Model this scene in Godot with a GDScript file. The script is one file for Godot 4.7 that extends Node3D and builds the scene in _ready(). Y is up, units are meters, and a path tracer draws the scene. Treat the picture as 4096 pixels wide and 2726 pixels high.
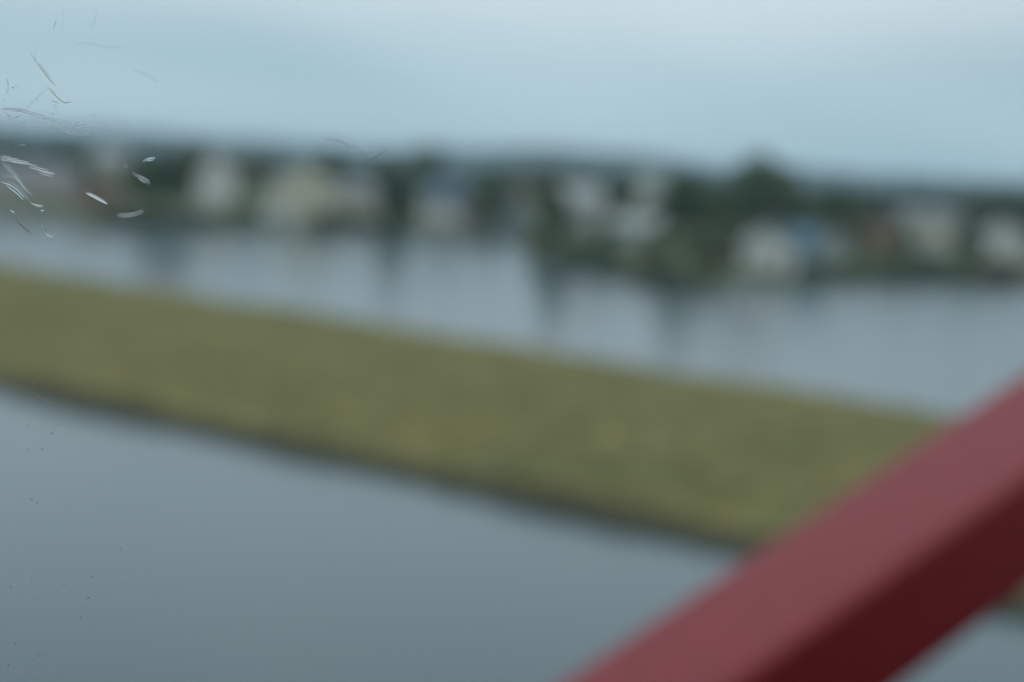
extends Node3D
# A view through a scratched window pane. The lens is focused on the pane, so the red beam,
# the grassy bank and the houses across the water lie far outside the depth of field.

const F := 6120.0                      # focal length in photograph pixels
const EYE := Vector3(0, 12, 0)         # the eye is 12 m above the water
const PSI := 32.0                      # the pane recedes to the right by this angle
const PANE := 0.41                     # metres from the eye to the pane, square to it
const BEAM := 2.2                      # metres from the eye to the near face of the beam

var view: Basis
var out_n: Vector3                     # out through the window
var along: Vector3                     # along the window, to the right
var rng := RandomNumberGenerator.new()
var noise := FastNoiseLite.new()
var taken := {}
var M := {}
var shore_az := []
var shore_r := []
var crowns := {}
var plots := []                        # azimuth, distance and half width of each house
var trunks := []
var box := BoxMesh.new()

# ---------------------------------------------------------------- helpers
func ray(x: float, y: float) -> Vector3:
	return view * Vector3((x - 2048.0) / F, (1363.0 - y) / F, -1.0)

func at_height(x: float, y: float, h: float) -> Vector3:
	var d := ray(x, y)
	return EYE + d * ((h - EYE.y) / d.y)

func at_plane(x: float, y: float, dist: float) -> Vector3:
	var d := ray(x, y)
	return EYE + d * (dist / d.dot(out_n))

func numbered(called: String) -> String:
	var k: int = taken.get(called, 0)
	taken[called] = k + 1
	return called if k == 0 else "%s_%03d" % [called, k]

func tag(o: Node, label: String, category := "", group := "", kind := "") -> void:
	if label: o.set_meta("label", label)
	if category: o.set_meta("category", category)
	if group: o.set_meta("group", group)
	if kind: o.set_meta("kind", kind)

func thing(called: String, at: Vector3, turn: float, label: String, category: String, group := "") -> Node3D:
	var o := Node3D.new()
	o.name = numbered(called)
	add_child(o)
	o.position = at
	o.rotation.y = turn
	tag(o, label, category, group)
	return o

func put(called: String, mesh: Mesh, mat: Material, parent: Node, at := Vector3.ZERO) -> MeshInstance3D:
	var o := MeshInstance3D.new()
	o.name = numbered(called) if parent == self else called
	o.mesh = mesh
	o.material_override = mat
	parent.add_child(o, true)
	o.position = at
	return o

func start() -> SurfaceTool:
	var st := SurfaceTool.new()
	st.begin(Mesh.PRIMITIVE_TRIANGLES)
	return st

func done(st: SurfaceTool) -> ArrayMesh:
	st.generate_normals()
	return st.commit()

func quad(st: SurfaceTool, a: Vector3, b: Vector3, c: Vector3, d: Vector3) -> void:
	for v in [a, b, c, a, c, d]:
		st.add_vertex(v)

# A box given by its middle, three half axes; edges stay sharp.
func slab(st: SurfaceTool, m: Vector3, x: Vector3, y: Vector3, z: Vector3) -> void:
	st.set_smooth_group(-1)
	quad(st, m - x + y + z, m + x + y + z, m + x - y + z, m - x - y + z)
	quad(st, m + x + y - z, m - x + y - z, m - x - y - z, m + x - y - z)
	quad(st, m + x + y + z, m + x + y - z, m + x - y - z, m + x - y + z)
	quad(st, m - x + y - z, m - x + y + z, m - x - y + z, m - x - y - z)
	quad(st, m - x + y - z, m + x + y - z, m + x + y + z, m - x + y + z)
	quad(st, m - x - y + z, m + x - y + z, m + x - y - z, m - x - y - z)

func cuboid(st: SurfaceTool, lo: Vector3, hi: Vector3) -> void:
	var h := (hi - lo) / 2.0
	slab(st, (lo + hi) / 2.0, Vector3(h.x, 0, 0), Vector3(0, h.y, 0), Vector3(0, 0, h.z))

# A bar with rounded long edges from a to b; side is one of its cross axes.
func bar(st: SurfaceTool, a: Vector3, b: Vector3, side: Vector3, w: float, h: float, radius := 0.012) -> void:
	var d := (b - a).normalized()
	var s := (side - d * side.dot(d)).normalized()
	var u := s.cross(d).normalized()
	var ring := []
	var bent := []
	for q in 4:
		var mid := s * (w / 2 - radius) * (1 if q in [0, 3] else -1) + u * (h / 2 - radius) * (1 if q < 2 else -1)
		for k in 6:
			var t := PI / 2 * (q + k / 5.0)
			bent.append(s * cos(t) + u * sin(t))
			ring.append(mid + bent[-1] * radius)
	for i in ring.size():
		var j := (i + 1) % ring.size()
		for v in [[a, i], [a, j], [b, j], [a, i], [b, j], [b, i]]:
			st.set_normal(bent[v[1]])
			st.add_vertex(v[0] + ring[v[1]])
	for i in range(1, ring.size() - 1):
		for v in [[a, 0, -1], [a, i + 1, -1], [a, i, -1], [b, 0, 1], [b, i, 1], [b, i + 1, 1]]:
			st.set_normal(d * v[2])
			st.add_vertex(v[0] + ring[v[1]])

func tube(st: SurfaceTool, a: Vector3, b: Vector3, ra: float, rb: float, sides := 7) -> void:
	var d := (b - a).normalized()
	var s := d.cross(Vector3(0.31, 0.2, 0.93)).normalized()
	var u := d.cross(s)
	st.set_smooth_group(0)
	for i in sides:
		var p := TAU * i / sides
		var q := TAU * (i + 1) / sides
		var e := s * cos(p) + u * sin(p)
		var f := s * cos(q) + u * sin(q)
		quad(st, a + e * ra, b + e * rb, b + f * rb, a + f * ra)

func lin(r: float, g: float, b: float) -> Color:
	return Color(r, g, b).linear_to_srgb()

func matte(r: float, g: float, b: float, rough := 0.85, tex: Texture2D = null, scale := 1.0) -> StandardMaterial3D:
	var m := StandardMaterial3D.new()
	m.albedo_color = lin(r, g, b)
	m.roughness = rough
	if tex:
		m.albedo_texture = tex
		m.uv1_triplanar = true
		m.uv1_world_triplanar = true
		m.uv1_scale = Vector3.ONE * scale
	return m

func speckle(seed_: int, freq: float, dark: Color, light: Color, octaves := 5, size := 512) -> NoiseTexture2D:
	var n := FastNoiseLite.new()
	n.seed = seed_
	n.noise_type = FastNoiseLite.TYPE_SIMPLEX_SMOOTH
	n.frequency = freq
	n.fractal_octaves = octaves
	var t := NoiseTexture2D.new()
	t.width = size
	t.height = size
	t.seamless = true
	t.noise = n
	var g := Gradient.new()
	g.set_color(0, dark)
	g.set_color(1, light)
	t.color_ramp = g
	return t

# ---------------------------------------------------------------- the far bank
func shore_at(az: float) -> float:
	if az <= shore_az[0]: return shore_r[0]
	for i in range(1, shore_az.size()):
		if az <= shore_az[i]:
			return lerpf(shore_r[i - 1], shore_r[i], (az - shore_az[i - 1]) / (shore_az[i] - shore_az[i - 1]))
	return shore_r[-1]

func land(x: float, z: float) -> float:
	var r := Vector2(x, z).length()
	var s := r - shore_at(atan2(x, -z)) + 1.5 * noise.get_noise_2d(x * 3.0, z * 3.0)
	if s < 0.0: return maxf(-1.5, s * 0.5)
	var h := 1.1 * minf(s, 2.5) / 2.5 + 0.03 * maxf(0.0, s - 2.5)
	h += 0.9 * noise.get_noise_2d(x, z) * clampf(s / 30.0, 0.0, 1.0)
	return h - 0.03 * maxf(0.0, r - 640.0) - 0.06 * maxf(0.0, r - 700.0)

func on_land(x: float, y: float) -> Vector3:
	var d := ray(x, y)
	var t := 150.0
	while t < 660.0:
		var p := EYE + d * t
		if p.y < maxf(0.4, land(p.x, p.z)) and land(p.x, p.z) > 0.2:
			return Vector3(p.x, land(p.x, p.z), p.z)
		t += 0.5
	var q := EYE + d * 600.0
	return Vector3(q.x, land(q.x, q.z), q.z)

# ---------------------------------------------------------------- trees
# A crown of leaf-sized faces in clumps, one unit high and about one unit wide.
func make_crown(kind: String, seed_: int, leaves: int) -> ArrayMesh:
	rng.seed = seed_
	var clumps := []
	var n := 26 if kind != "conifer" else 40
	for i in n:
		var p: Vector3
		var r := rng.randf_range(0.13, 0.22)
		if kind == "conifer":
			var h := float(i) / n
			var a := i * 2.4
			p = Vector3(cos(a), 0, sin(a)) * (0.36 * (1.0 - h) * rng.randf_range(0.6, 1.0)) + Vector3.UP * (0.14 + 0.82 * h)
			r = 0.05 + 0.1 * (1.0 - h)
		else:
			var d := Vector3(rng.randfn(), rng.randfn(), rng.randfn()).normalized()
			var low := 0.0 if kind == "bush" else 0.14
			var k := rng.randf_range(0.55, 1.0)
			p = Vector3(d.x * 0.34 * k, lerpf(low, 1.0, 0.5) + d.y * k * ((1.0 - low) / 2.0 - 0.13), d.z * 0.34 * k)
			if kind == "tall": p *= Vector3(1.05 - 0.5 * p.y, 1.0, 1.05 - 0.5 * p.y)
		clumps.append([p, r])
	var st := start()
	st.set_smooth_group(-1)
	for i in leaves:
		var c = clumps[i % n]
		var d := Vector3(rng.randfn(), rng.randfn() * 0.8, rng.randfn()).normalized()
		var p: Vector3 = c[0] + d * c[1] * pow(rng.randf(), 0.4)
		p.y = maxf(p.y, 0.02)
		var u := Vector3(rng.randfn(), rng.randfn(), rng.randfn()).normalized()
		var v := u.cross(d).normalized() * rng.randf_range(0.024, 0.046)
		u *= rng.randf_range(0.024, 0.046)
		quad(st, p - u, p + v, p + u, p - v)
	return done(st)

func make_trunk(seed_: int) -> ArrayMesh:
	rng.seed = seed_
	var st := start()
	var top := Vector3(rng.randf_range(-0.03, 0.03), 0.62, rng.randf_range(-0.03, 0.03))
	tube(st, Vector3(0, -0.08, 0), top * 0.5, 0.045, 0.034)
	tube(st, top * 0.5, top, 0.034, 0.018)
	for i in 6:
		var a := i * 2.4 + rng.randf()
		var f := top * rng.randf_range(0.5, 0.95)
		tube(st, f, f + Vector3(cos(a) * 0.24, rng.randf_range(0.12, 0.24), sin(a) * 0.24), 0.017, 0.006, 5)
	return done(st)

func tree(called: String, kind: String, x: float, y: float, wide: float, high: float, mat: String, label: String, category := "tree", group := "") -> void:
	var p := on_land(x, y)
	var d := (p - EYE).length()
	var w := wide / F * d * 1.1
	var h := high / F * d
	rng.seed = int(x * 7 + y)
	var o := thing(called, p, rng.randf() * TAU, label, category, group)
	var list: Array = crowns[kind]
	var c := put("crown", list[int(x) % list.size()], M[mat], o)
	c.scale = Vector3(w, h, w)
	var t := put("trunk" if kind != "bush" else "stem", trunks[int(x) % trunks.size()], M.bark, o)
	t.scale = Vector3(minf(w, h * 0.7), h * (1.0 if kind != "bush" else 0.8), minf(w, h * 0.7))

# ---------------------------------------------------------------- houses
func window(o: Node3D, at: Vector3, turn: float, w: float, h: float) -> void:
	var b := Basis(Vector3.UP, turn)
	var st := start()
	for s in [-1, 1]:
		cuboid(st, Vector3(s * w / 2 - 0.06, -h / 2 - 0.06, 0.0), Vector3(s * w / 2 + 0.06, h / 2 + 0.06, 0.09))
		cuboid(st, Vector3(-w / 2 + 0.06, s * h / 2 - 0.06, 0.0), Vector3(w / 2 - 0.06, s * h / 2 + 0.06, 0.08))
	cuboid(st, Vector3(-0.03, -h / 2 + 0.06, 0.0), Vector3(0.03, h / 2 - 0.06, 0.07))
	var f := put("window", done(st), M.trim, o, at)
	f.basis = b
	var p := put("pane", box, M.dark_glass, f, Vector3(0, 0, 0.02))
	p.scale = Vector3(w - 0.1, h - 0.1, 0.04)

func house(called: String, x: float, y: float, wide: float, high: float, deep: float, turn: float, gable_front: bool, wall: String, roof: String, label: String, rise_share := 0.36) -> void:
	var p := on_land(x, y)
	var d := (p - EYE).length()
	var w := wide / F * d
	var h := high / F * d
	var face := atan2(EYE.x - p.x, EYE.z - p.z)
	p -= Vector3(sin(face), 0, cos(face)) * deep * 0.5    # the pixel marks the front wall
	p.y = maxf(0.6, land(p.x, p.z) - 0.3)
	var o := thing(called, p, face + turn, label, "house", "houses across the water")
	plots.append(Vector3(atan2(p.x, -p.z), Vector2(p.x, p.z).length(), w * 0.5 / d))
	var rise := h * rise_share
	var eave := h - rise
	var hx := w / 2
	var hz := deep / 2
	# walls with both gables
	var st := start()
	cuboid(st, Vector3(-hx, -1.2, -hz), Vector3(hx, eave, hz))
	if gable_front:
		for s in [-1, 1]:
			for v in ([Vector3(-hx, eave, hz), Vector3(0, h - 0.05, hz), Vector3(hx, eave, hz)] if s == 1 else [Vector3(hx, eave, -hz), Vector3(0, h - 0.05, -hz), Vector3(-hx, eave, -hz)]):
				st.add_vertex(v)
	else:
		for s in [-1, 1]:
			for v in ([Vector3(hx, eave, hz), Vector3(hx, h - 0.05, 0), Vector3(hx, eave, -hz)] if s == 1 else [Vector3(-hx, eave, -hz), Vector3(-hx, h - 0.05, 0), Vector3(-hx, eave, hz)]):
				st.add_vertex(v)
	put("wall", done(st), M[wall], o)
	# roof: two slopes with overhanging eaves
	st = start()
	var run := hx if gable_front else hz
	var length := (hz if gable_front else hx) + 0.35
	var slope := Vector2(run, rise).normalized()
	var half := Vector2(run, rise).length() / 2 + 0.25
	for s in [-1, 1]:
		var mid := Vector2(run / 2 + slope.x * 0.25, eave + rise / 2 - slope.y * 0.25 + 0.1)
		if gable_front:
			slab(st, Vector3(s * mid.x, mid.y, 0), Vector3(slope.x * half, -s * slope.y * half, 0) * (1 if s == 1 else 1), Vector3(s * slope.y, slope.x, 0) * 0.09, Vector3(0, 0, length))
		else:
			slab(st, Vector3(0, mid.y, s * mid.x), Vector3(length, 0, 0), Vector3(0, slope.x, s * slope.y) * 0.09, Vector3(0, -s * slope.y * half, slope.x * half))
	var rf := put("roof", done(st), M[roof], o)
	st = start()
	cuboid(st, Vector3(-0.35, 0, -0.35), Vector3(0.35, rise * 0.45 + 0.9, 0.35))
	cuboid(st, Vector3(-0.42, rise * 0.45 + 0.9, -0.42), Vector3(0.42, rise * 0.45 + 1.0, 0.42))
	put("chimney", done(st), M.chimney, rf, Vector3(hx * 0.3, eave + rise * 0.55, -hz * 0.3))
	# windows and door
	var rows := maxi(1, int(eave / 2.6))
	var cols := maxi(2, int(w / 2.6))
	var step := w / cols
	var gap := eave / rows
	for r in rows:
		for c in cols:
			var wx := -hx + step * (c + 0.5)
			if r == 0 and c == cols / 2:
				continue
			window(o, Vector3(wx, gap * (r + 0.55), hz), 0.0, minf(1.3, step * 0.5), minf(1.4, gap * 0.5))
		for s in [-1, 1]:
			window(o, Vector3(s * hx, gap * (r + 0.55), 0), s * PI / 2, 1.1, minf(1.3, gap * 0.5))
	st = start()
	cuboid(st, Vector3(-0.5, 0, 0), Vector3(0.5, minf(2.1, gap * 0.85), 0.07))
	var dr := put("door", done(st), M.door, o, Vector3(-hx + step * (cols / 2 + 0.5), 0.05, hz))
	st = start()
	cuboid(st, Vector3(0.33, 0.95, 0.07), Vector3(0.4, 1.08, 0.13))
	put("handle", done(st), M.metal, dr)

func sky_picture() -> ImageTexture:
	var w := 1024
	var h := 512
	var im := Image.create(w, h, false, Image.FORMAT_RGBF)
	var n := FastNoiseLite.new()
	n.seed = 384
	n.noise_type = FastNoiseLite.TYPE_SIMPLEX_SMOOTH
	n.frequency = 1.0
	n.fractal_octaves = 3
	n.fractal_gain = 0.35
	var stops := [[-90.0, Vector3(0.30, 0.44, 0.55)], [0.0, Vector3(0.36, 0.53, 0.64)], [1.5, Vector3(0.43, 0.61, 0.695)], [3.5, Vector3(0.45, 0.625, 0.70)], [7.0, Vector3(0.58, 0.705, 0.765)], [14.0, Vector3(0.74, 0.90, 0.98)], [40.0, Vector3(0.81, 0.99, 1.09)], [90.0, Vector3(0.81, 1.01, 1.13)]]
	for y in h:
		var el := 90.0 - (y + 0.5) * 180.0 / h
		var base := Vector3.ZERO
		for i in range(1, stops.size()):
			if el <= stops[i][0]:
				base = stops[i - 1][1].lerp(stops[i][1], smoothstep(stops[i - 1][0], stops[i][0], el))
				break
		for x in w:
			var az := (x + 0.5) / w * TAU
			var c := base
			if el > -2.0:
				var d := Vector3(sin(az), 0, -cos(az)) * 2.6
				var v := n.get_noise_3d(d.x, el * 0.22 + 0.9 * sin(az * 2.0 + 0.6), d.z)
				var cloud := clampf(v * 1.6, -1.0, 1.0)
				# low banks of paler stratus lie here and there above the horizon
				var bank := (0.5 + 0.5 * cos(3.0 * (az + 0.27))) * exp(-pow((el - 1.9) / 1.1, 2.0))
				c = base * (1.0 + 0.06 * cloud) + Vector3(0.075, 0.06, 0.04) * bank + Vector3(0.03, 0.016, 0.008) * cloud
			im.set_pixel(x, y, Color(c.x, c.y, c.z))
	return ImageTexture.create_from_image(im)

# ================================================================ the scene
func _ready() -> void:
	# ---- camera
	view = Basis(Vector3.RIGHT, deg_to_rad(-6.0)) * Basis(Vector3.BACK, deg_to_rad(3.5))
	var psi := deg_to_rad(PSI)
	out_n = Vector3(-sin(psi), 0, -cos(psi))
	along = Vector3(cos(psi), 0, -sin(psi))
	var cam := Camera3D.new()
	cam.name = "camera"
	cam.transform = Transform3D(view, EYE)
	cam.fov = rad_to_deg(2.0 * atan(1363.0 / F))
	cam.near = 0.05
	cam.far = 9000.0
	var lens := CameraAttributesPhysical.new()
	lens.frustum_focal_length = 35.0
	lens.frustum_focus_distance = 0.402
	lens.exposure_aperture = 3.6
	lens.frustum_near = 0.05
	lens.frustum_far = 9000.0
	cam.attributes = lens
	add_child(cam)
	cam.fov = rad_to_deg(2.0 * atan(1363.0 / F))
	cam.current = true
	# ---- sky and air
	var env := Environment.new()
	env.background_mode = Environment.BG_SKY
	var sky := Sky.new()
	var pan := PanoramaSkyMaterial.new()
	pan.panorama = sky_picture()
	sky.sky_material = pan
	env.sky = sky
	env.tonemap_mode = Environment.TONE_MAPPER_LINEAR
	env.tonemap_exposure = 1.12
	env.fog_enabled = true
	env.fog_density = 0.0002
	env.fog_light_color = Color(0.80, 0.90, 0.95)
	env.ssao_enabled = true
	env.ssil_enabled = true
	env.sdfgi_enabled = true
	var we := WorldEnvironment.new()
	we.name = "world"
	we.environment = env
	add_child(we)
	# ---- the sun behind an overcast sky
	var sun := DirectionalLight3D.new()
	sun.name = "sun"
	sun.light_energy = 0.15
	sun.light_color = Color(1.0, 0.97, 0.92)
	sun.light_angular_distance = 30.0
	sun.shadow_enabled = true
	add_child(sun)
	sun.look_at_from_position(Vector3(60, 100, 20), Vector3.ZERO)

	materials()
	setting()
	settlement()
	woods()
	framework()
	cabin()

func materials() -> void:
	noise.seed = 5
	noise.frequency = 0.02
	var plaster := speckle(3, 0.01, Color(0.86, 0.86, 0.85), Color(1, 1, 1))
	for k in {"white": [0.70, 0.68, 0.62], "cream": [0.62, 0.58, 0.41], "beige": [0.52, 0.49, 0.38], "grey": [0.44, 0.43, 0.39], "lilac": [0.44, 0.43, 0.47], "brick": [0.27, 0.15, 0.11], "pink": [0.42, 0.36, 0.34], "blue": [0.24, 0.34, 0.40], "slate_blue": [0.22, 0.28, 0.34], "sage": [0.34, 0.38, 0.31], "ochre": [0.30, 0.22, 0.10]}.keys():
		var c: Array = {"white": [0.70, 0.68, 0.62], "cream": [0.62, 0.58, 0.41], "beige": [0.52, 0.49, 0.38], "grey": [0.44, 0.43, 0.39], "lilac": [0.44, 0.43, 0.47], "brick": [0.27, 0.15, 0.11], "pink": [0.42, 0.36, 0.34], "blue": [0.24, 0.34, 0.40], "slate_blue": [0.22, 0.28, 0.34], "sage": [0.34, 0.38, 0.31], "ochre": [0.30, 0.22, 0.10]}[k]
		M[k] = matte(c[0], c[1], c[2], 0.9, plaster, 0.4)
	var tiles := speckle(4, 0.03, Color(0.7, 0.7, 0.7), Color(1, 1, 1))
	M.roof_grey = matte(0.26, 0.27, 0.28, 0.8, tiles, 0.5)
	M.roof_dark = matte(0.09, 0.095, 0.10, 0.8, tiles, 0.5)
	M.roof_blue = matte(0.07, 0.16, 0.22, 0.6, tiles, 0.5)
	M.roof_slate = matte(0.07, 0.125, 0.16, 0.7, tiles, 0.5)
	M.roof_brown = matte(0.16, 0.10, 0.065, 0.85, tiles, 0.5)
	M.roof_pale = matte(0.42, 0.43, 0.42, 0.8, tiles, 0.5)
	M.chimney = matte(0.25, 0.17, 0.13, 0.9, tiles, 0.8)
	M.trim = matte(0.66, 0.66, 0.64, 0.6)
	M.door = matte(0.14, 0.10, 0.08, 0.6)
	M.metal = matte(0.5, 0.5, 0.5, 0.35)
	M.metal.metallic = 1.0
	M.dark_glass = matte(0.02, 0.025, 0.03, 0.08)
	# foliage
	for k in [["leaf_dark", 0.022, 0.050, 0.014], ["leaf_green", 0.055, 0.085, 0.028], ["leaf_olive", 0.085, 0.085, 0.032], ["leaf_pale", 0.075, 0.10, 0.06], ["leaf_rust", 0.12, 0.062, 0.032], ["leaf_wood", 0.030, 0.058, 0.030]]:
		var m := matte(k[1], k[2], k[3], 0.7)
		m.backlight_enabled = true
		m.backlight = Color(0.25, 0.3, 0.12)
		M[k[0]] = m
	M.bark = matte(0.07, 0.055, 0.045, 0.95, tiles, 0.8)
	# grass: straw and green in patches
	var g := matte(1, 1, 1, 0.95, speckle(21, 0.006, Color(0.43, 0.43, 0.235), Color(0.60, 0.54, 0.30), 5, 1024), 1.0 / 60.0)
	g.detail_enabled = true
	g.detail_blend_mode = BaseMaterial3D.BLEND_MODE_MUL
	g.detail_albedo = speckle(22, 0.05, Color(0.62, 0.62, 0.58), Color(1, 1, 1), 4)
	g.detail_uv_layer = BaseMaterial3D.DETAIL_UV_1
	M.grass = g
	M.far_grass = matte(1, 1, 1, 0.95, speckle(23, 0.02, Color(0.20, 0.26, 0.15), Color(0.34, 0.35, 0.21), 5), 1.0 / 50.0)
	M.soil = matte(1, 1, 1, 0.9, speckle(24, 0.02, Color(0.22, 0.21, 0.13), Color(0.40, 0.36, 0.23), 5), 1.0 / 5.0)
	M.hill = matte(1, 1, 1, 0.95, speckle(25, 0.03, Color(0.15, 0.21, 0.16), Color(0.27, 0.33, 0.24), 5), 1.0 / 300.0)
	M.blade = matte(0.19, 0.19, 0.075, 0.9)
	M.blade.backlight_enabled = true
	M.blade.backlight = Color(0.3, 0.3, 0.12)
	# water
	var w := StandardMaterial3D.new()
	w.albedo_color = lin(0.010, 0.036, 0.046)
	w.roughness = 0.18
	w.metallic_specular = 0.5
	w.uv1_triplanar = true
	w.uv1_world_triplanar = true
	w.uv1_scale = Vector3.ONE / 9.0
	var wn := speckle(31, 0.012, Color.BLACK, Color.WHITE, 4)
	wn.color_ramp = null
	wn.as_normal_map = true
	wn.bump_strength = 5.0
	w.normal_enabled = true
	w.normal_texture = wn
	w.normal_scale = 0.05
	M.water = w
	# red paint
	var red := matte(0.28, 0.025, 0.031, 0.42, speckle(41, 0.02, Color(0.88, 0.86, 0.86), Color(1, 1, 1), 4), 1.5)
	red.metallic_specular = 0.38
	M.red = red
	# cabin and pane
	M.panel = matte(0.12, 0.125, 0.13, 0.6)
	M.lining = matte(0.10, 0.10, 0.10, 0.8)
	M.rubber = matte(0.02, 0.02, 0.02, 0.7)
	M.glass = StandardMaterial3D.new()
	M.glass.transparency = BaseMaterial3D.TRANSPARENCY_ALPHA
	M.glass.albedo_color = Color(0.75, 0.85, 0.82, 0.01)
	M.glass.roughness = 0.0
	M.groove = StandardMaterial3D.new()
	M.groove.refraction_enabled = true
	M.groove.refraction_scale = 0.05
	M.groove.albedo_color = Color(1, 1, 1, 0.0)
	M.groove.transparency = BaseMaterial3D.TRANSPARENCY_ALPHA
	M.groove.roughness = 0.04
	M.dust = matte(0.30, 0.30, 0.28, 0.95)
	M.dust.backlight_enabled = true
	M.dust.backlight = Color(0.55, 0.55, 0.5)
	crowns = {"round": [make_crown("round", 1, 2200), make_crown("round", 2, 2200), make_crown("round", 3, 2200)], "tall": [make_crown("tall", 4, 2200), make_crown("tall", 5, 2200)], "conifer": [make_crown("conifer", 6, 2000), make_crown("conifer", 7, 2000)], "bush": [make_crown("bush", 8, 1700), make_crown("bush", 9, 1700)]}
	trunks = [make_trunk(1), make_trunk(2), make_trunk(3)]

func structure(called: String, mesh: Mesh, mat: Material) -> MeshInstance3D:
	var o := put(called, mesh, mat, self)
	o.set_meta("kind", "structure")
	return o

func grid(rows: Array) -> ArrayMesh:
	var st := start()
	st.set_smooth_group(0)
	for i in rows.size() - 1:
		for j in rows[i].size() - 1:
			quad(st, rows[i][j], rows[i + 1][j], rows[i + 1][j + 1], rows[i][j + 1])
	st.index()
	st.generate_normals()
	return st.commit()

func setting() -> void:
	var plane := PlaneMesh.new()
	plane.size = Vector2(9000, 9000)
	structure("water", plane, M.water)
	# the shoreline opposite, read off the photograph at water level
	for p in [[0, 842], [200, 868], [350, 890], [600, 902], [1000, 912], [1300, 918], [1600, 928], [1850, 932], [2060, 942], [2090, 990], [2125, 1045], [2300, 1060], [2500, 1105], [2650, 1140], [2800, 1145], [3000, 1130], [3300, 1125], [3600, 1120], [4096, 1132]]:
		var q := at_height(p[0], p[1], 0.0)
		shore_az.append(atan2(q.x, -q.z))
		shore_r.append(Vector2(q.x, q.z).length())
	var offs := [-14.0, -4.0, -1.0, 0.0, 1.2, 2.5, 5.0, 9.0, 15.0, 25.0, 40.0, 60.0, 85.0, 115.0, 150.0, 190.0, 240.0, 300.0, 360.0, 420.0, 480.0, 540.0]
	var rows := []
	for i in 321:
		var az := deg_to_rad(-64.0 + 0.4 * i)
		var row := []
		for s in offs:
			var r: float = shore_at(az) + s
			var x := sin(az) * r
			var z := -cos(az) * r
			row.append(Vector3(x, land(x, z), z))
		rows.append(row)
	structure("far_bank", grid(rows), M.far_grass)
	# a low ridge beyond
	rows = []
	for i in 161:
		var az := deg_to_rad(-80.0 + i)
		var row := []
		for k in 24:
			row.append(ridge(az, k))
		rows.append(row)
	structure("hills", grid(rows), M.hill)
	# the grassy bank between the two arms of water
	var n0 := at_height(0, 1542, 0.0)
	var n1 := at_height(2950, 2190, 0.0)
	var f0 := at_height(0, 1028, 1.0)
	var f1 := at_height(3750, 1600, 1.0)
	var nd := (n1 - n0).normalized()
	var fd := (f1 - f0).normalized()
	rows = []
	var soil := []
	for i in 221:
		var t := -0.9 + 2.7 * i / 220.0
		var a := n0 + (n1 - n0) * t
		var b := f0 + (f1 - f0) * t
		a.y = 0.0
		b.y = 0.0
		var across := (b - a).normalized()
		a += across * (0.35 * noise.get_noise_2d(i * 9.0, 3.0) + 0.3 * noise.get_noise_2d(i * 40.0, 7.0))
		b += across * (1.4 * noise.get_noise_2d(i * 6.0, 90.0))
		var row := []
		for k in 25:
			var u := k / 24.0
			var p := a.lerp(b, u) + across * (0.55 * (1.0 - u))
			var h := 0.62 + 0.5 * sin(PI * u) + 0.25 * noise.get_noise_2d(p.x * 4.0, p.z * 4.0)
			if k >= 23: h = [0.35, -0.6][k - 23]
			p.y = h
			row.append(p)
		rows.append(row)
		var top: Vector3 = row[0]
		soil.append([a - across * 0.9 + Vector3(0, -0.5, 0), a + Vector3(0, 0.02, 0), a + across * 0.12 + Vector3(0, 0.25 + 0.1 * noise.get_noise_2d(i * 30.0, 1.0), 0), a + across * 0.34 + Vector3(0, 0.45, 0), top])
	structure("grass_bank", grid(rows), M.grass)
	structure("bank_edge", grid(soil), M.soil)
	# grass tufts over the bank
	var st := start()
	st.set_smooth_group(-1)
	rng.seed = 77
	for i in 9:
		var a := rng.randf() * TAU
		var foot := Vector3(cos(a), 0, sin(a)) * rng.randf() * 0.14
		var tip := foot + Vector3(cos(a) * 0.13, rng.randf_range(0.16, 0.32), sin(a) * 0.13)
		var side := Vector3(-sin(a), 0, cos(a)) * 0.014
		for v in [foot - side, tip, foot + side]: st.add_vertex(v)
	var mm := MultiMesh.new()
	mm.transform_format = MultiMesh.TRANSFORM_3D
	mm.use_colors = true
	mm.mesh = done(st)
	mm.instance_count = 26000
	for i in mm.instance_count:
		var r: int = rng.randi_range(0, 218)
		var k: int = rng.randi_range(0, 21)
		var e: Array = rows[r]
		var e2: Array = rows[r + 1]
		var fu := rng.randf()
		var fv := rng.randf()
		var p: Vector3 = e[k].lerp(e[k + 1], fu).lerp(e2[k].lerp(e2[k + 1], fu), fv)
		var s := rng.randf_range(0.6, 1.4)
		mm.set_instance_transform(i, Transform3D(Basis(Vector3.UP, rng.randf() * TAU).scaled(Vector3(s, s, s)), p - Vector3(0, 0.03, 0)))
		var y := clampf(0.5 + 0.8 * noise.get_noise_2d(p.x * 2.0, p.z * 2.0) + rng.randf_range(-0.2, 0.2), 0.0, 1.0)
		mm.set_instance_color(i, Color(0.18, 0.18, 0.058).lerp(Color(0.315, 0.26, 0.088), y))
	var bl: StandardMaterial3D = M.blade
	bl.albedo_color = Color.WHITE
	bl.vertex_color_use_as_albedo = true
	var go := MultiMeshInstance3D.new()
	go.name = "grass"
	go.multimesh = mm
	go.material_override = bl
	add_child(go)
	tag(go, "rough yellow green grass growing over the low bank", "grass", "", "stuff")

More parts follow.
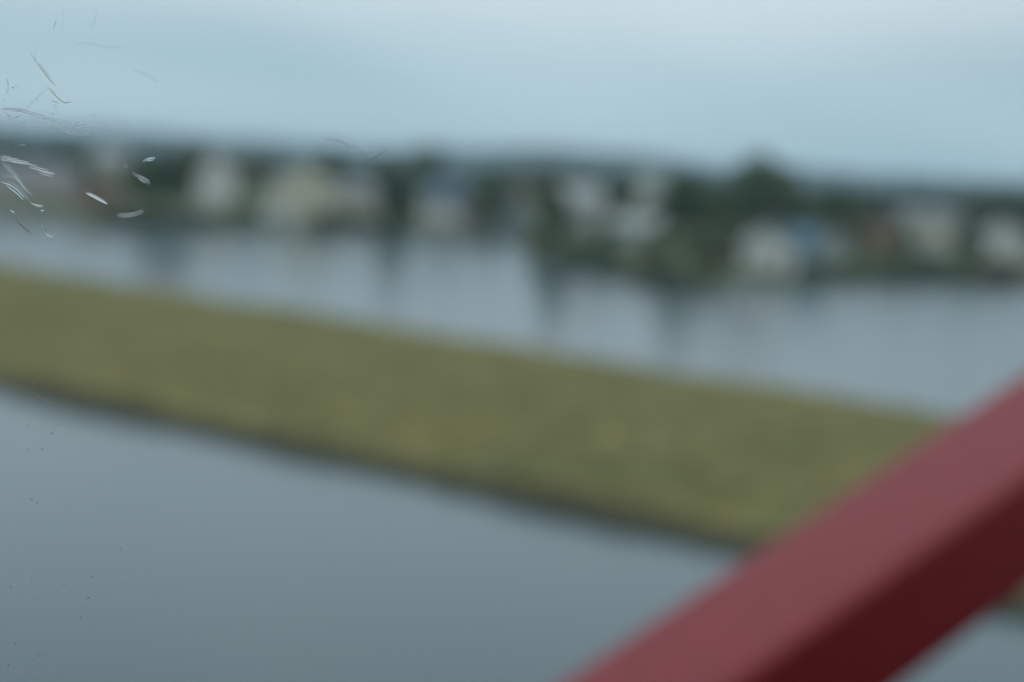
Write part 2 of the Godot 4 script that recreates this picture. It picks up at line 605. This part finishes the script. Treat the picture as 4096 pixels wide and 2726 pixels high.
func woods() -> void:
	var mm: MultiMesh
	# woods on the rising ground behind the houses
	var kinds := [["conifer_wood", "conifer", "dark conifer wood on the rising ground behind the houses", 500], ["broadleaf_wood", "round", "mixed broadleaf wood on the rising ground behind the houses", 700]]
	for w in kinds:
		mm = MultiMesh.new()
		mm.transform_format = MultiMesh.TRANSFORM_3D
		mm.mesh = crowns[w[1]][0]
		var list := []
		rng.seed = 900 + int(w[3])
		while list.size() < int(w[3]):
			var az := deg_to_rad(rng.randf_range(-32.0, 32.0))
			var s := rng.randf_range(120.0, 320.0)
			var r := shore_at(az) + s
			var x := sin(az) * r
			var z := -cos(az) * r
			if noise.get_noise_2d(x * 1.5 + 300.0, z * 1.5) < -0.12 or r > 660.0:
				continue
			if az < -0.03 and rng.randf() < 0.8:
				continue
			var hides := false
			for q in plots:
				if r < q.y + 9.0 and absf(az - q.x) < q.z + 4.0 / r:
					hides = true
			if hides:
				continue
			var h := rng.randf_range(5.0, 9.0)
			var wd := h * rng.randf_range(0.7, 1.0)
			list.append(Transform3D(Basis(Vector3.UP, rng.randf() * TAU).scaled(Vector3(wd, h, wd)), Vector3(x, land(x, z) - 0.6, z)))
		mm.instance_count = list.size()
		for i in list.size():
			mm.set_instance_transform(i, list[i])
		var o := MultiMeshInstance3D.new()
		o.name = w[0]
		o.multimesh = mm
		o.material_override = M.leaf_wood
		add_child(o)
		tag(o, w[2], "wood", "", "stuff")

	mm = MultiMesh.new()
	mm.transform_format = MultiMesh.TRANSFORM_3D
	mm.mesh = crowns["round"][1]
	var spots := []
	rng.seed = 61
	for i in 6000:
		var k := rng.randf_range(2.0, 13.0)
		var az := deg_to_rad(rng.randf_range(-30.0, 30.0))
		var h := rng.randf_range(12.0, 19.0)
		var q := ridge(az, k)
		spots.append(Transform3D(Basis(Vector3.UP, rng.randf() * TAU).scaled(Vector3(h * 1.2, h, h * 1.2)), q - Vector3(0, 1.5, 0)))
	mm.instance_count = spots.size()
	for i in spots.size():
		mm.set_instance_transform(i, spots[i])
	var rw := MultiMeshInstance3D.new()
	rw.name = "ridge_wood"
	rw.multimesh = mm
	rw.material_override = M.leaf_wood
	add_child(rw)
	tag(rw, "hazy wood covering the low ridge on the horizon", "wood", "", "stuff")

func ridge(az: float, k: float) -> Vector3:
	var r := 2700.0 + 70.0 * k
	var x := sin(az) * r
	var z := -cos(az) * r
	return Vector3(x, -2.0 + sin(PI * k / 23.0) * (58.0 - 2.0 * az + 9.0 * sin(az * 9.0 + 1.0) + 26.0 * noise.get_noise_2d(x * 0.07, z * 0.07) + 6.0 * noise.get_noise_2d(x * 0.8, z * 0.8)), z)

func settlement() -> void:
	house("long_house", 130, 800, 330, 140, 9.0, 0.1, false, "pink", "roof_grey", "long greyish pink block under a grey roof beside the brown brick house")
	house("brick_house", 400, 838, 150, 105, 8.0, -0.2, true, "brick", "roof_brown", "small reddish brown brick house beside the long greyish pink block")
	house("hill_house", 440, 690, 130, 85, 8.0, 0.2, false, "grey", "roof_pale", "pale grey house standing uphill behind the brown brick house")
	house("tall_house", 865, 842, 140, 225, 9.0, -0.1, true, "white", "roof_grey", "tall white house with a steep grey roof beside dark trees")
	house("large_house", 1210, 888, 250, 225, 11.0, 0.12, true, "cream", "roof_pale", "largest cream house with a broad pale gable near the water", 0.3)
	house("grey_beige_house", 1437, 872, 150, 150, 9.0, -0.25, false, "beige", "roof_grey", "beige grey house between the largest cream house and a dark tree")
	house("boat_shed", 1120, 896, 130, 55, 6.0, 0.0, false, "white", "roof_pale", "low white shed at the shore in front of the largest cream house")
	house("blue_roofed_house", 1772, 905, 165, 190, 9.0, 0.15, false, "white", "roof_slate", "off white house under a high slate blue roof", 0.46)
	house("slate_house", 2055, 935, 100, 110, 7.0, -0.1, true, "slate_blue", "roof_dark", "small slate blue house at the shore beside the wooded point")
	house("brown_hill_house", 2100, 800, 110, 70, 8.0, 0.2, false, "beige", "roof_brown", "small brown roofed house uphill behind the slate blue house")
	house("pale_grey_house", 2308, 940, 175, 200, 9.0, 0.1, false, "grey", "roof_pale", "pale grey house with a light roof behind the wooded point")
	house("hilltop_house", 2585, 812, 140, 130, 8.0, 0.0, true, "white", "roof_pale", "pale house showing against the sky between dark treetops")
	house("sage_house", 2545, 990, 180, 125, 8.0, -0.15, false, "sage", "roof_pale", "greenish beige house standing low on the wooded point")
	house("white_house", 3064, 1085, 195, 165, 9.0, 0.1, true, "white", "roof_pale", "bright white house beside the blue house below the tallest tree")
	house("blue_house", 3211, 1078, 120, 165, 8.0, -0.1, false, "blue", "roof_blue", "blue painted house next to the bright white house")
	house("green_grey_house", 3350, 1052, 105, 105, 7.0, 0.2, true, "sage", "roof_grey", "small grey green house between the blue house and the ochre house")
	house("ochre_house", 3523, 1020, 120, 125, 8.0, -0.2, false, "ochre", "roof_brown", "ochre brown house with a brown roof among bushes")
	house("beige_house", 3705, 990, 220, 150, 9.0, 0.1, false, "cream", "roof_grey", "wide beige house with a grey roof above the shore hedge")
	house("blue_grey_shed", 3690, 1035, 130, 45, 5.0, 0.0, false, "slate_blue", "roof_grey", "low blue grey shed in front of the wide beige house")
	house("end_house", 3995, 1040, 180, 150, 9.0, -0.1, true, "white", "roof_pale", "light grey white gabled house above reddish bushes")

	var T := "trees across the water"
	tree("pine_tree", "conifer", 60, 668, 90, 80, "leaf_dark", "dark tree on the skyline behind the long pink block", "tree", T)
	tree("pine_tree", "conifer", 165, 668, 100, 85, "leaf_dark", "dark tree on the skyline behind the long pink block", "tree", T)
	tree("pine_tree", "conifer", 275, 660, 90, 75, "leaf_dark", "dark skyline tree beside the pale grey uphill house", "tree", T)
	tree("leafy_tree", "round", 560, 852, 90, 150, "leaf_green", "small green tree between the brown brick house and tall dark trees", "tree", T)
	tree("dark_tree", "tall", 625, 872, 130, 290, "leaf_dark", "tall dark tree of a pair, the one nearer the brown brick house", "tree", T)
	tree("dark_tree", "tall", 710, 872, 120, 305, "leaf_dark", "tall dark tree of a pair, the one nearer the tall white house", "tree", T)
	tree("leafy_tree", "round", 1012, 800, 120, 185, "leaf_olive", "yellowish green tree between the tall white house and the largest cream house", "tree", T)
	tree("bush", "bush", 960, 890, 120, 90, "leaf_green", "green bush at the foot of the tall white house", "bush", T)
	tree("bush", "bush", 800, 898, 160, 60, "leaf_dark", "dark low bush at the shore below the tall white house", "bush", T)
	tree("bush", "bush", 640, 895, 170, 60, "leaf_dark", "dark low bush at the shore below the pair of tall dark trees", "bush", T)
	tree("bush", "bush", 480, 888, 180, 60, "leaf_green", "green low bush at the shore below the brown brick house", "bush", T)
	tree("bush", "bush", 1316, 912, 130, 80, "leaf_olive", "olive brown bush in front of the beige grey house", "bush", T)
	tree("bush", "bush", 1450, 918, 140, 60, "leaf_green", "green shore bush below the beige grey house", "bush", T)
	tree("dark_tree", "tall", 1575, 938, 150, 300, "leaf_dark", "narrow very dark tree at the shore beside the blue roofed house", "tree", T)
	tree("dark_tree", "tall", 1550, 918, 130, 265, "leaf_dark", "dark tree close behind the narrow very dark shore tree", "tree", T)
	tree("bush", "bush", 1585, 944, 130, 85, "leaf_dark", "dark bush at the foot of the narrow very dark shore tree", "bush", T)
	tree("dark_tree", "round", 2975, 935, 180, 255, "leaf_dark", "dark rounded tree against the near side of the tallest tree", "tree", T)
	tree("dark_tree", "round", 3135, 930, 170, 235, "leaf_green", "green rounded tree between the tallest tree and the blue house", "tree", T)
	tree("leafy_tree", "round", 1460, 740, 140, 90, "leaf_dark", "dark round tree on the hill behind the beige grey house", "tree", T)
	tree("leafy_tree", "round", 1640, 800, 100, 130, "leaf_green", "green tree behind the narrow very dark shore tree", "tree", T)
	tree("leafy_tree", "round", 1890, 932, 90, 130, "leaf_rust", "reddish brown tree beside the blue roofed house", "tree", T)
	tree("leafy_tree", "round", 1955, 935, 110, 180, "leaf_green", "green tree between the blue roofed house and the slate blue house", "tree", T)
	tree("leafy_tree", "round", 1980, 800, 130, 110, "leaf_dark", "dark treetop on the hill above the slate blue house", "tree", T)
	tree("dark_tree", "tall", 2215, 1050, 130, 320, "leaf_dark", "tall dark tree at the tip of the wooded point", "tree", T)
	tree("leafy_tree", "round", 2150, 1045, 90, 130, "leaf_dark", "small dark tree leaning over the tip of the wooded point", "tree", T)
	tree("bush", "bush", 2310, 1058, 150, 105, "leaf_dark", "dark bush on the wooded point below the pale grey house", "bush", T)
	tree("bush", "bush", 2430, 1090, 150, 100, "leaf_dark", "dark bush on the wooded point below the greenish beige house", "bush", T)
	tree("dark_tree", "tall", 2445, 885, 100, 200, "leaf_dark", "dark tree between the pale grey house and the house against the sky", "tree", T)
	tree("bush", "bush", 2570, 1118, 150, 90, "leaf_olive", "olive bush on the shore of the wooded point", "bush", T)
	tree("dark_tree", "round", 2725, 975, 190, 305, "leaf_dark", "broad dark tree right beside the house against the sky", "tree", T)
	tree("leafy_tree", "round", 2855, 965, 160, 210, "leaf_green", "mid green round tree between two taller dark trees", "tree", T)
	tree("tallest_tree", "round", 3050, 915, 290, 300, "leaf_dark", "tallest broad dark tree behind the bright white house", "tree", T)
	tree("leafy_tree", "round", 2950, 960, 130, 160, "leaf_dark", "dark tree at the foot of the tallest tree", "tree", T)
	tree("leafy_tree", "round", 3200, 925, 130, 160, "leaf_green", "green tree behind the blue painted house", "tree", T)
	tree("dark_tree", "round", 3332, 925, 140, 190, "leaf_dark", "dark tree behind the small grey green house", "tree", T)
	tree("leafy_tree", "round", 3430, 910, 110, 120, "leaf_green", "green tree behind the ochre brown house", "tree", T)
	tree("leafy_tree", "round", 3590, 900, 140, 110, "leaf_dark", "dark tree behind the wide beige house", "tree", T)
	tree("leafy_tree", "round", 3860, 930, 100, 150, "leaf_dark", "dark tree between the wide beige house and the light gabled house", "tree", T)
	tree("dark_tree", "round", 3965, 885, 130, 140, "leaf_dark", "dark tree behind the light grey white gabled house", "tree", T)
	tree("dark_tree", "round", 4065, 885, 130, 140, "leaf_dark", "dark tree behind the light grey white gabled house", "tree", T)
	var named := [[130, 800, "long pink block"], [400, 838, "brick house"], [440, 690, "uphill grey house"], [865, 842, "tall white house"], [1210, 888, "largest cream house"], [1437, 872, "beige grey house"], [1772, 905, "blue roofed house"], [2055, 935, "slate blue house"], [2100, 800, "brown roofed house"], [2308, 940, "pale grey house"], [2585, 812, "house against the sky"], [2545, 990, "greenish beige house"], [3064, 1085, "bright white house"], [3211, 1078, "blue house"], [3350, 1052, "grey green house"], [3523, 1020, "ochre house"], [3705, 990, "wide beige house"], [3995, 1040, "light gabled house"]]
	for p in [[330, 790], [505, 790], [770, 800], [790, 720], [930, 770], [1080, 730], [1330, 720], [1500, 850], [1530, 770], [1650, 880], [1680, 740], [1720, 720], [1870, 830], [1920, 790], [2010, 860], [2040, 800], [2150, 860], [2190, 800], [2240, 950], [2420, 1010], [2480, 880], [2510, 850], [2640, 900], [2680, 930], [2640, 1060], [2760, 1040], [2790, 900], [2800, 1080], [2870, 1020], [2920, 880], [2950, 1030], [3130, 900], [3270, 960], [3270, 900], [3400, 960], [3440, 1030], [3610, 1050], [3850, 1030], [3840, 880], [3900, 1060], [3890, 950], [4090, 950]]:
		rng.seed = int(p[0]) * 31
		var shape := "round" if rng.randf() < 0.7 else "tall"
		var wd := rng.randf_range(90, 130)
		var hg := rng.randf_range(110, 165)
		var leaf: String = ["leaf_dark", "leaf_dark", "leaf_green", "leaf_green", "leaf_olive"][rng.randi() % 5]
		var near := named.duplicate()
		near.sort_custom(func(a, b): return absf(a[0] - p[0]) + absf(a[1] - p[1]) < absf(b[0] - p[0]) + absf(b[1] - p[1]))
		var side: String = "behind" if p[1] < near[0][1] - 45 else ("in front of" if p[1] > near[0][1] + 15 else "beside")
		var tone: String = {"leaf_dark": "dark", "leaf_green": "green", "leaf_olive": "olive"}[leaf]
		tree("gap_tree", shape, p[0], p[1], wd, hg, leaf, "%s %s tree %s the %s, towards the %s" % [tone, "rounded" if shape == "round" else "narrow", side, near[0][2], near[1][2]], "tree", "trees filling the gaps between the houses")
	for b in [[2690, 1135, 150, 80, "leaf_dark", "dark shore bush on the wooded point under the broad dark tree"], [2830, 1135, 150, 70, "leaf_olive", "olive shore bush beside the lawn of the bright white house"], [3285, 1120, 130, 75, "leaf_dark", "dark shore bush in front of the blue painted house"], [3420, 1118, 150, 75, "leaf_green", "green shore bush in front of the small grey green house"], [3560, 1112, 160, 80, "leaf_green", "green shore bush in front of the ochre brown house"], [3700, 1115, 150, 85, "leaf_dark", "dark shore bush in front of the low blue grey shed"], [3830, 1112, 140, 75, "leaf_green", "green shore bush between the shed and the reddish bushes"], [3960, 1118, 140, 75, "leaf_rust", "reddish brown shore bush below the light gabled house"], [4060, 1120, 130, 70, "leaf_rust", "reddish brown shore bush below the light gabled house"], [2640, 1010, 110, 110, "leaf_olive", "olive bush beside the greenish beige house"], [2900, 1060, 150, 90, "leaf_olive", "olive bush on the lawn beside the bright white house"]]:
		tree("bush", "bush", b[0], b[1], b[2], b[3], b[4], b[5], "bush", "bushes along the far shore")

# ---------------------------------------------------------------- the red steel outside the window
func framework() -> void:
	var o := thing("steel_framework", EYE + out_n * BEAM, 0.0, "red painted steel framework with a thick beam sloping up past the window", "framework")
	o.basis = Basis(along, Vector3.UP, -out_n)
	# the beam's near edge, read off the photograph in the plane of its near face
	var inv := o.transform.affine_inverse()
	var a := inv * at_plane(2949, 2726, BEAM)
	var b := inv * at_plane(4096, 1907, BEAM)
	a.z = 0.0
	b.z = 0.0
	var d := (b - a).normalized()
	var down := Vector3(d.y, -d.x, 0)
	var h := 0.262
	var deep := 0.352
	var base := -2.25
	var top := 4.2
	var mid := a + down * (h / 2) + Vector3(0, 0, -deep / 2)
	var foot := mid + d * ((base - mid.y) / d.y)
	var head := mid + d * ((top - mid.y) / d.y)
	var st := start()
	bar(st, foot, head, Vector3(0, 0, 1), deep, h, 0.028)
	put("sloping_beam", st.commit(), M.red, o)
	var run := head.x - foot.x
	for k in [-1, 1]:
		st = start()
		var e: Vector3 = foot if k == -1 else head
		var far: Vector3 = Vector3(foot.x - run, head.y, foot.z) if k == -1 else Vector3(head.x + run, foot.y, foot.z)
		bar(st, e, far, Vector3(0, 0, 1), deep - 0.02, h - 0.02, 0.035)
		put("sloping_beam", st.commit(), M.red, o)
	for k in [[base, "lower_chord"], [top, "upper_chord"]]:
		st = start()
		bar(st, Vector3(foot.x - run * 1.3, k[0], foot.z), Vector3(head.x + run * 1.3, k[0], foot.z), Vector3(0, 0, 1), deep + 0.06, 0.4, 0.015)
		put(k[1], st.commit(), M.red, o)
	for x in [foot.x - run, foot.x, head.x, head.x + run]:
		st = start()
		bar(st, Vector3(x, base + 0.21, foot.z), Vector3(x, top - 0.21, foot.z), Vector3(0, 0, 1), 0.2, 0.2, 0.01)
		put("post", st.commit(), M.red, o)
	# the deck that carries the cabin, and its legs down into the water
	st = start()
	cuboid(st, Vector3(foot.x - run * 1.3, base - 0.1, -0.6), Vector3(head.x + run * 1.3, base + 0.16, 0.0))
	cuboid(st, Vector3(foot.x - run * 1.3, base - 0.11, 0.9), Vector3(head.x + run * 1.3, base + 0.9, 4.4))
	put("deck", done(st), M.red, o)
	for i in 9:
		var x := lerpf(foot.x - run, head.x + run, i / 8.0)
		st = start()
		bar(st, Vector3(x, base - 0.3, -0.3), Vector3(x, base - 0.3, 5.2), Vector3(1, 0, 0), 0.2, 0.36)
		put("cross_beam", st.commit(), M.red, o)
	for x in [foot.x - run, head.x + run]:
		st = start()
		cuboid(st, Vector3(x - 0.9, -14.5, 0.2), Vector3(x + 0.9, base - 0.5, 4.6))
		put("leg", done(st), M.roof_pale, o)

# ---------------------------------------------------------------- the cabin and its scratched pane
func cabin() -> void:
	var o := thing("passenger_cabin", EYE + out_n * PANE, 0.0, "enclosed passenger cabin with a scratched clear window pane", "cabin")
	o.basis = Basis(along, Vector3.UP, -out_n)
	# local: x along the window, y up from eye height, z into the cabin
	var st := start()
	cuboid(st, Vector3(-4, -1.25, -0.04), Vector3(-0.8, 1.1, 0.06))
	cuboid(st, Vector3(1.1, -1.25, -0.04), Vector3(4, 1.1, 0.06))
	cuboid(st, Vector3(-0.8, -1.25, -0.04), Vector3(1.1, -0.6, 0.06))
	cuboid(st, Vector3(-0.8, 0.7, -0.04), Vector3(1.1, 1.1, 0.06))
	put("wall", done(st), M.panel, o)
	st = start()
	cuboid(st, Vector3(-4, -1.25, 2.7), Vector3(4, 1.1, 2.8))
	put("wall", done(st), M.panel, o)
	for x in [-4.05, 4.05]:
		st = start()
		cuboid(st, Vector3(x - 0.05, -1.25, -0.04), Vector3(x + 0.05, 1.1, 2.8))
		put("end_wall", done(st), M.lining, o)
	st = start()
	cuboid(st, Vector3(-4.1, -1.35, -0.05), Vector3(4.1, -1.252, 2.81))
	put("floor", done(st), M.lining, o)
	st = start()
	cuboid(st, Vector3(-4.15, 1.102, -0.09), Vector3(4.15, 1.2, 2.85))
	put("roof", done(st), M.panel, o)
	st = start()
	for s in [[-0.8, -0.77, -0.6, 0.7], [1.07, 1.1, -0.6, 0.7], [-0.77, 1.07, -0.6, -0.57], [-0.77, 1.07, 0.67, 0.7]]:
		cuboid(st, Vector3(s[0], s[2], -0.05), Vector3(s[1], s[3], 0.07))
	put("window_frame", done(st), M.rubber, o)
	st = start()
	cuboid(st, Vector3(-0.768, -0.568, -0.003), Vector3(1.068, 0.668, 0.003))
	var pane := put("window_pane", done(st), M.glass, o)
	marks(pane, o.transform)

func marks(pane: MeshInstance3D, where: Transform3D) -> void:
	# at_plane gives points in the world; the pane's own axes are the cabin's
	var proxy := Marks.new(self, pane, where)
	var lines := [
		[[[217, 42], [212, 80], [199, 118]], 3.7, 0.35], [[[199, 118], [197, 170], [190, 240], [182, 300], [178, 335]], 6, 0.1], [[[180, 340], [173, 356], [140, 385], [115, 410], [98, 428], [90, 440]], 5.1, 0.25],
		[[[77, 125], [90, 180], [110, 220], [135, 255]], 4.2, 0.1], [[[135, 255], [160, 290], [185, 320], [208, 344]], 4.2, 0.3], [[[140, 252], [165, 285], [190, 312]], 3.4, 0.15], [[[120, 150], [130, 210], [128, 280]], 6, 0.06],
		[[[180, 355], [205, 382], [230, 405], [250, 413], [272, 406]], 4.2, 0.25], [[[184, 352], [210, 380]], 3.4, 0.2], [[[192, 405], [222, 414]], 4.2, 0.15],
		[[[133, 406], [142, 400]], 9, 0.4], [[[33, 351], [44, 355]], 4.2, 0.3], [[[46, 344], [57, 348]], 3.4, 0.2], [[[163, 442], [174, 447]], 3.7, 0.35], [[[189, 452], [200, 458]], 4.2, 0.3], [[[200, 431], [214, 422]], 8, 0.12], [[[0, 398], [14, 404]], 5.1, 0.3], [[[15, 318], [20, 350], [14, 380]], 8, 0.08],
		[[[-12, 433], [30, 434], [60, 436], [102, 442]], 3.7, 0.45], [[[-12, 440], [40, 441], [90, 446], [130, 455], [168, 464]], 3.7, 0.45], [[[-12, 437], [25, 437], [60, 440], [110, 448]], 3.1, 0.4], [[[20, 444], [60, 446], [100, 453], [140, 461], [172, 469]], 3.7, 0.45], [[[35, 444], [80, 452], [130, 466], [190, 481], [240, 493], [277, 506]], 3.7, 0.45],
		[[[110, 467], [150, 477], [200, 489], [240, 501], [287, 515]], 3.1, 0.45], [[[150, 486], [190, 494], [230, 506], [272, 523]], 3.1, 0.45], [[[150, 463], [200, 477], [250, 488], [292, 504]], 3.1, 0.4], [[[225, 513], [255, 525], [285, 534]], 3.1, 0.45], [[[240, 520], [280, 537], [312, 541]], 3.1, 0.4],
		[[[285, 493], [303, 491]], 3.1, 0.45], [[[278, 504], [310, 502], [338, 501]], 3.7, 0.45], [[[313, 513], [334, 510]], 3.7, 0.45], [[[290, 532], [322, 528]], 3.1, 0.4], [[[308, 536], [327, 533]], 3.1, 0.4], [[[322, 542], [347, 538]], 3.1, 0.4], [[[248, 530], [272, 533]], 3.1, 0.4], [[[280, 538], [298, 536]], 3.1, 0.4],
		[[[5, 455], [15, 465], [30, 473], [45, 473], [60, 467], [76, 457]], 3.4, 0.3], [[[8, 450], [18, 460], [32, 469]], 3.4, 0.25], [[[12, 475], [30, 481], [46, 481]], 3.4, 0.3], [[[60, 491], [84, 490]], 2.5, 0.4], [[[85, 485], [92, 484]], 2.5, 0.4],
		[[[-12, 624], [8, 625], [29, 628]], 3.1, 0.5], [[[-12, 629], [30, 632], [64, 636]], 3.1, 0.5], [[[-12, 634], [50, 640], [102, 647]], 3.7, 0.5], [[[-12, 639], [40, 645], [107, 652]], 3.7, 0.5], [[[35, 648], [80, 654], [110, 657], [142, 665]], 3.1, 0.45], [[[105, 663], [140, 671], [180, 679]], 3.1, 0.5], [[[103, 669], [150, 680], [207, 694]], 3.7, 0.5], [[[140, 684], [170, 690], [202, 698]], 3.1, 0.45], [[[143, 692], [197, 706]], 2.5, 0.35], [[[60, 580], [92, 578]], 2.5, 0.3],
		[[[-8, 642], [25, 682], [55, 712], [90, 755], [118, 783]], 8, 0.14], [[[8, 645], [45, 690], [80, 730]], 5.1, 0.1], [[[-10, 699], [30, 706], [55, 717], [75, 745], [98, 770]], 5.1, 0.22], [[[10, 723], [40, 733], [60, 748], [85, 775], [110, 806]], 5.1, 0.22], [[[-8, 726], [30, 740], [55, 758], [85, 790]], 4.2, 0.2], [[[14, 742], [50, 768], [80, 798]], 4.2, 0.14],
		[[[106, 806], [125, 815], [162, 822]], 2.5, 0.45], [[[110, 812], [130, 819], [160, 825]], 2.5, 0.45], [[[121, 820], [153, 828]], 2.5, 0.45], [[[148, 842], [163, 838]], 4.2, 0.25],
		[[[150, 893], [170, 930], [185, 943], [195, 943], [205, 930], [217, 912]], 4.2, 0.2], [[[160, 905], [178, 930], [192, 938]], 3.4, 0.15], [[[45, 868], [75, 900], [112, 934]], 5.1, 0.08], [[[28, 838], [45, 850]], 4.2, 0.15],
		[[[328, 764], [365, 783], [417, 809]], 5.1, 0.3], [[[328, 770], [365, 790], [414, 815]], 4.3, 0.42], [[[336, 769], [372, 786], [416, 812]], 3.1, 0.4],
		[[[508, 690], [540, 704], [575, 722], [585, 748]], 9, 0.25], [[[535, 710], [555, 720], [574, 732]], 8, 0.42], [[[540, 706], [560, 714], [580, 728]], 6, 0.3],
		[[[450, 857], [480, 860], [515, 856], [545, 847], [563, 836]], 13, 0.32], [[[556, 646], [575, 634], [606, 630]], 6, 0.04], [[[568, 644], [600, 638]], 4, 0.12], [[[478, 661], [497, 666]], 10, 0.2],
		[[[1285, 555], [1330, 562], [1372, 580], [1420, 602], [1456, 632], [1468, 632], [1500, 613], [1532, 595]], 6, 0.012], [[[1350, 578], [1390, 592], [1430, 616]], 5, 0.015],
		[[[5, 1502], [45, 1521], [120, 1563], [200, 1605], [292, 1646]], 1.9, 0.12], [[[285, 180], [330, 176], [385, 186], [450, 192], [490, 180]], 14, 0.008], [[[520, 280], [570, 300], [620, 330]], 18, 0.008], [[[345, 30], [370, 60], [360, 95], [340, 118]], 8, 0.04], [[[230, 20], [240, 60], [236, 110], [225, 145]], 5.1, 0.06], [[[340, 455], [360, 460], [372, 450]], 5.1, 0.1],
	]
	rng.seed = 12
	for l in lines:
		proxy.groove(l[0], l[1], l[2])
	# dust: small dark flecks, thickest on the left of the pane
	var st := start()
	st.set_smooth_group(-1)
	var flecks := [[338, 2376, 7], [113, 1986, 5], [135, 1999, 5], [20, 2646, 6], [352, 2294, 5], [243, 2332, 4], [121, 2382, 4], [470, 2184, 5], [146, 1408, 4], [122, 1525, 4], [310, 2455, 5], [95, 1690, 4], [155, 1786, 5], [100, 1786, 4], [222, 1687, 4], [195, 1723, 5], [30, 2333, 4], [112, 2300, 4], [145, 2608, 5], [48, 2558, 4]]
	rng.seed = 404
	for i in 45:
		flecks.append([rng.randf() * rng.randf() * 1100.0, rng.randf_range(1300, 2720), rng.randf_range(1.0, 2.4)])
	for i in 40:
		flecks.append([rng.randf() * rng.randf() * 600.0, rng.randf_range(10, 1200), rng.randf_range(1.5, 2.6)])
	for f in flecks:
		proxy.fleck(st, f[0], f[1], f[2])
	var du := put("dust", done(st), M.dust, pane)
	du.set_meta("kind", "stuff")

class Marks:
	var s
	var pane: MeshInstance3D
	var inv: Transform3D
	func _init(scene, p: MeshInstance3D, where: Transform3D) -> void:
		s = scene
		pane = p
		inv = where.affine_inverse()
	func groove(pts: Array, width: float, depth: float) -> void:
		# a broad mark is a sheaf of hairlines of uneven length
		var n := 1 if depth < 0.1 or width < 4.0 else int(round(width / 3.2))
		for i in n:
			var shift: float = 0.0 if n == 1 else (float(i) / (n - 1) - 0.5) * width
			var moved := []
			for k in pts.size():
				var a = pts[maxi(0, k - 1)]
				var b = pts[mini(pts.size() - 1, k + 1)]
				var side: Vector2 = Vector2(b[1] - a[1], a[0] - b[0]).normalized() * (shift + s.rng.randf_range(-0.4, 0.4))
				moved.append([pts[k][0] + side.x, pts[k][1] + side.y])
			if n > 1:
				var f: float = s.rng.randf_range(0.0, 0.3)
				moved[0] = [lerpf(moved[0][0], moved[1][0], f), lerpf(moved[0][1], moved[1][1], f)]
				f = s.rng.randf_range(0.0, 0.3)
				moved[-1] = [lerpf(moved[-1][0], moved[-2][0], f), lerpf(moved[-1][1], moved[-2][1], f)]
			s.scratch_at(pane, inv, moved, width * (0.78 if pts[0][1] < 575 else 0.52) if n == 1 and width < 4.0 else (width if n == 1 else s.rng.randf_range(0.7, 1.2) * (1.25 if pts[0][1] < 575 else 1.0)), depth)
	func fleck(st: SurfaceTool, x: float, y: float, size: float) -> void:
		var p: Vector3 = inv * s.at_plane(x, y, s.PANE)
		p.z = 0.0032
		var r: float = size * s.PANE / s.F * 0.5
		var turn: float = s.rng.randf() * TAU
		for k in 6:
			var a := turn + TAU * k / 6
			var b := turn + TAU * (k + 1) / 6
			for v in [p + Vector3(0, 0, r * 0.6), p + Vector3(cos(b) * r * 1.4, sin(b) * r * 0.8, 0), p + Vector3(cos(a) * r * 1.4, sin(a) * r * 0.8, 0)]:
				st.add_vertex(v)

# A groove in the pane: a thin ridge of clear glass that bends the light, tapered at its ends.
func scratch_at(pane: MeshInstance3D, inv: Transform3D, pts: Array, width: float, depth: float) -> void:
	var local := []
	for p in pts:
		var q := inv * at_plane(p[0], p[1], PANE)
		local.append(Vector3(q.x, q.y, 0) * 1000.0)
	var c := Curve3D.new()
	for i in local.size():
		var t: Vector3 = (local[mini(i + 1, local.size() - 1)] - local[maxi(i - 1, 0)]) / (6.0 if i > 0 and i < local.size() - 1 else 3.0)
		c.add_point(local[i], -t, t)
	c.bake_interval = 0.1
	# ridge shaped to refract dark above the shore (steep lower side), bright below it
	var skew := 0.3 if float(pts[0][1]) < 575.0 else -0.3
	if local[-1].x < local[0].x: skew = -skew
	var total := c.get_baked_length()
	var n := clampi(int(total / 0.3), 6, 60)
	var st := start()
	st.set_smooth_group(-1)
	var last := []
	for i in n + 1:
		var f := float(i) / n
		var q := c.sample_baked(total * f)
		var t := (c.sample_baked(minf(total, total * f + 0.1)) - c.sample_baked(maxf(0.0, total * f - 0.1))).normalized()
		var side := Vector3(t.y, -t.x, 0)
		var w := width * PANE / F * 1.05 * (0.1 + 0.9 * pow(sin(PI * clampf(f, 0.001, 0.999)), 0.35)) * (1.0 + 0.3 * noise.get_noise_2d(q.x * 90.0, q.y * 90.0))
		var ring := []
		for k in [[-0.5, 0.0], [-0.25 + skew * 0.7, 0.5 + skew * 0.4], [skew, 1.0], [0.25 + skew * 0.7, 0.5 - skew * 0.4], [0.5, 0.0]]:
			ring.append(Vector3(q.x / 1000.0, q.y / 1000.0, 0.00306) + side * w * k[0] + Vector3(0, 0, w * depth * k[1]))
		if last:
			for k in 4:
				quad(st, last[k], ring[k], ring[k + 1], last[k + 1])
			quad(st, last[4], ring[4], ring[0], last[0])
		else:
			for k in [1, 2, 3]:
				for v in [ring[0], ring[k], ring[k + 1]]: st.add_vertex(v)
		last = ring
	for k in [1, 2, 3]:
		for v in [last[0], last[k + 1], last[k]]: st.add_vertex(v)
	put("scratch", done(st), M.groove, pane)
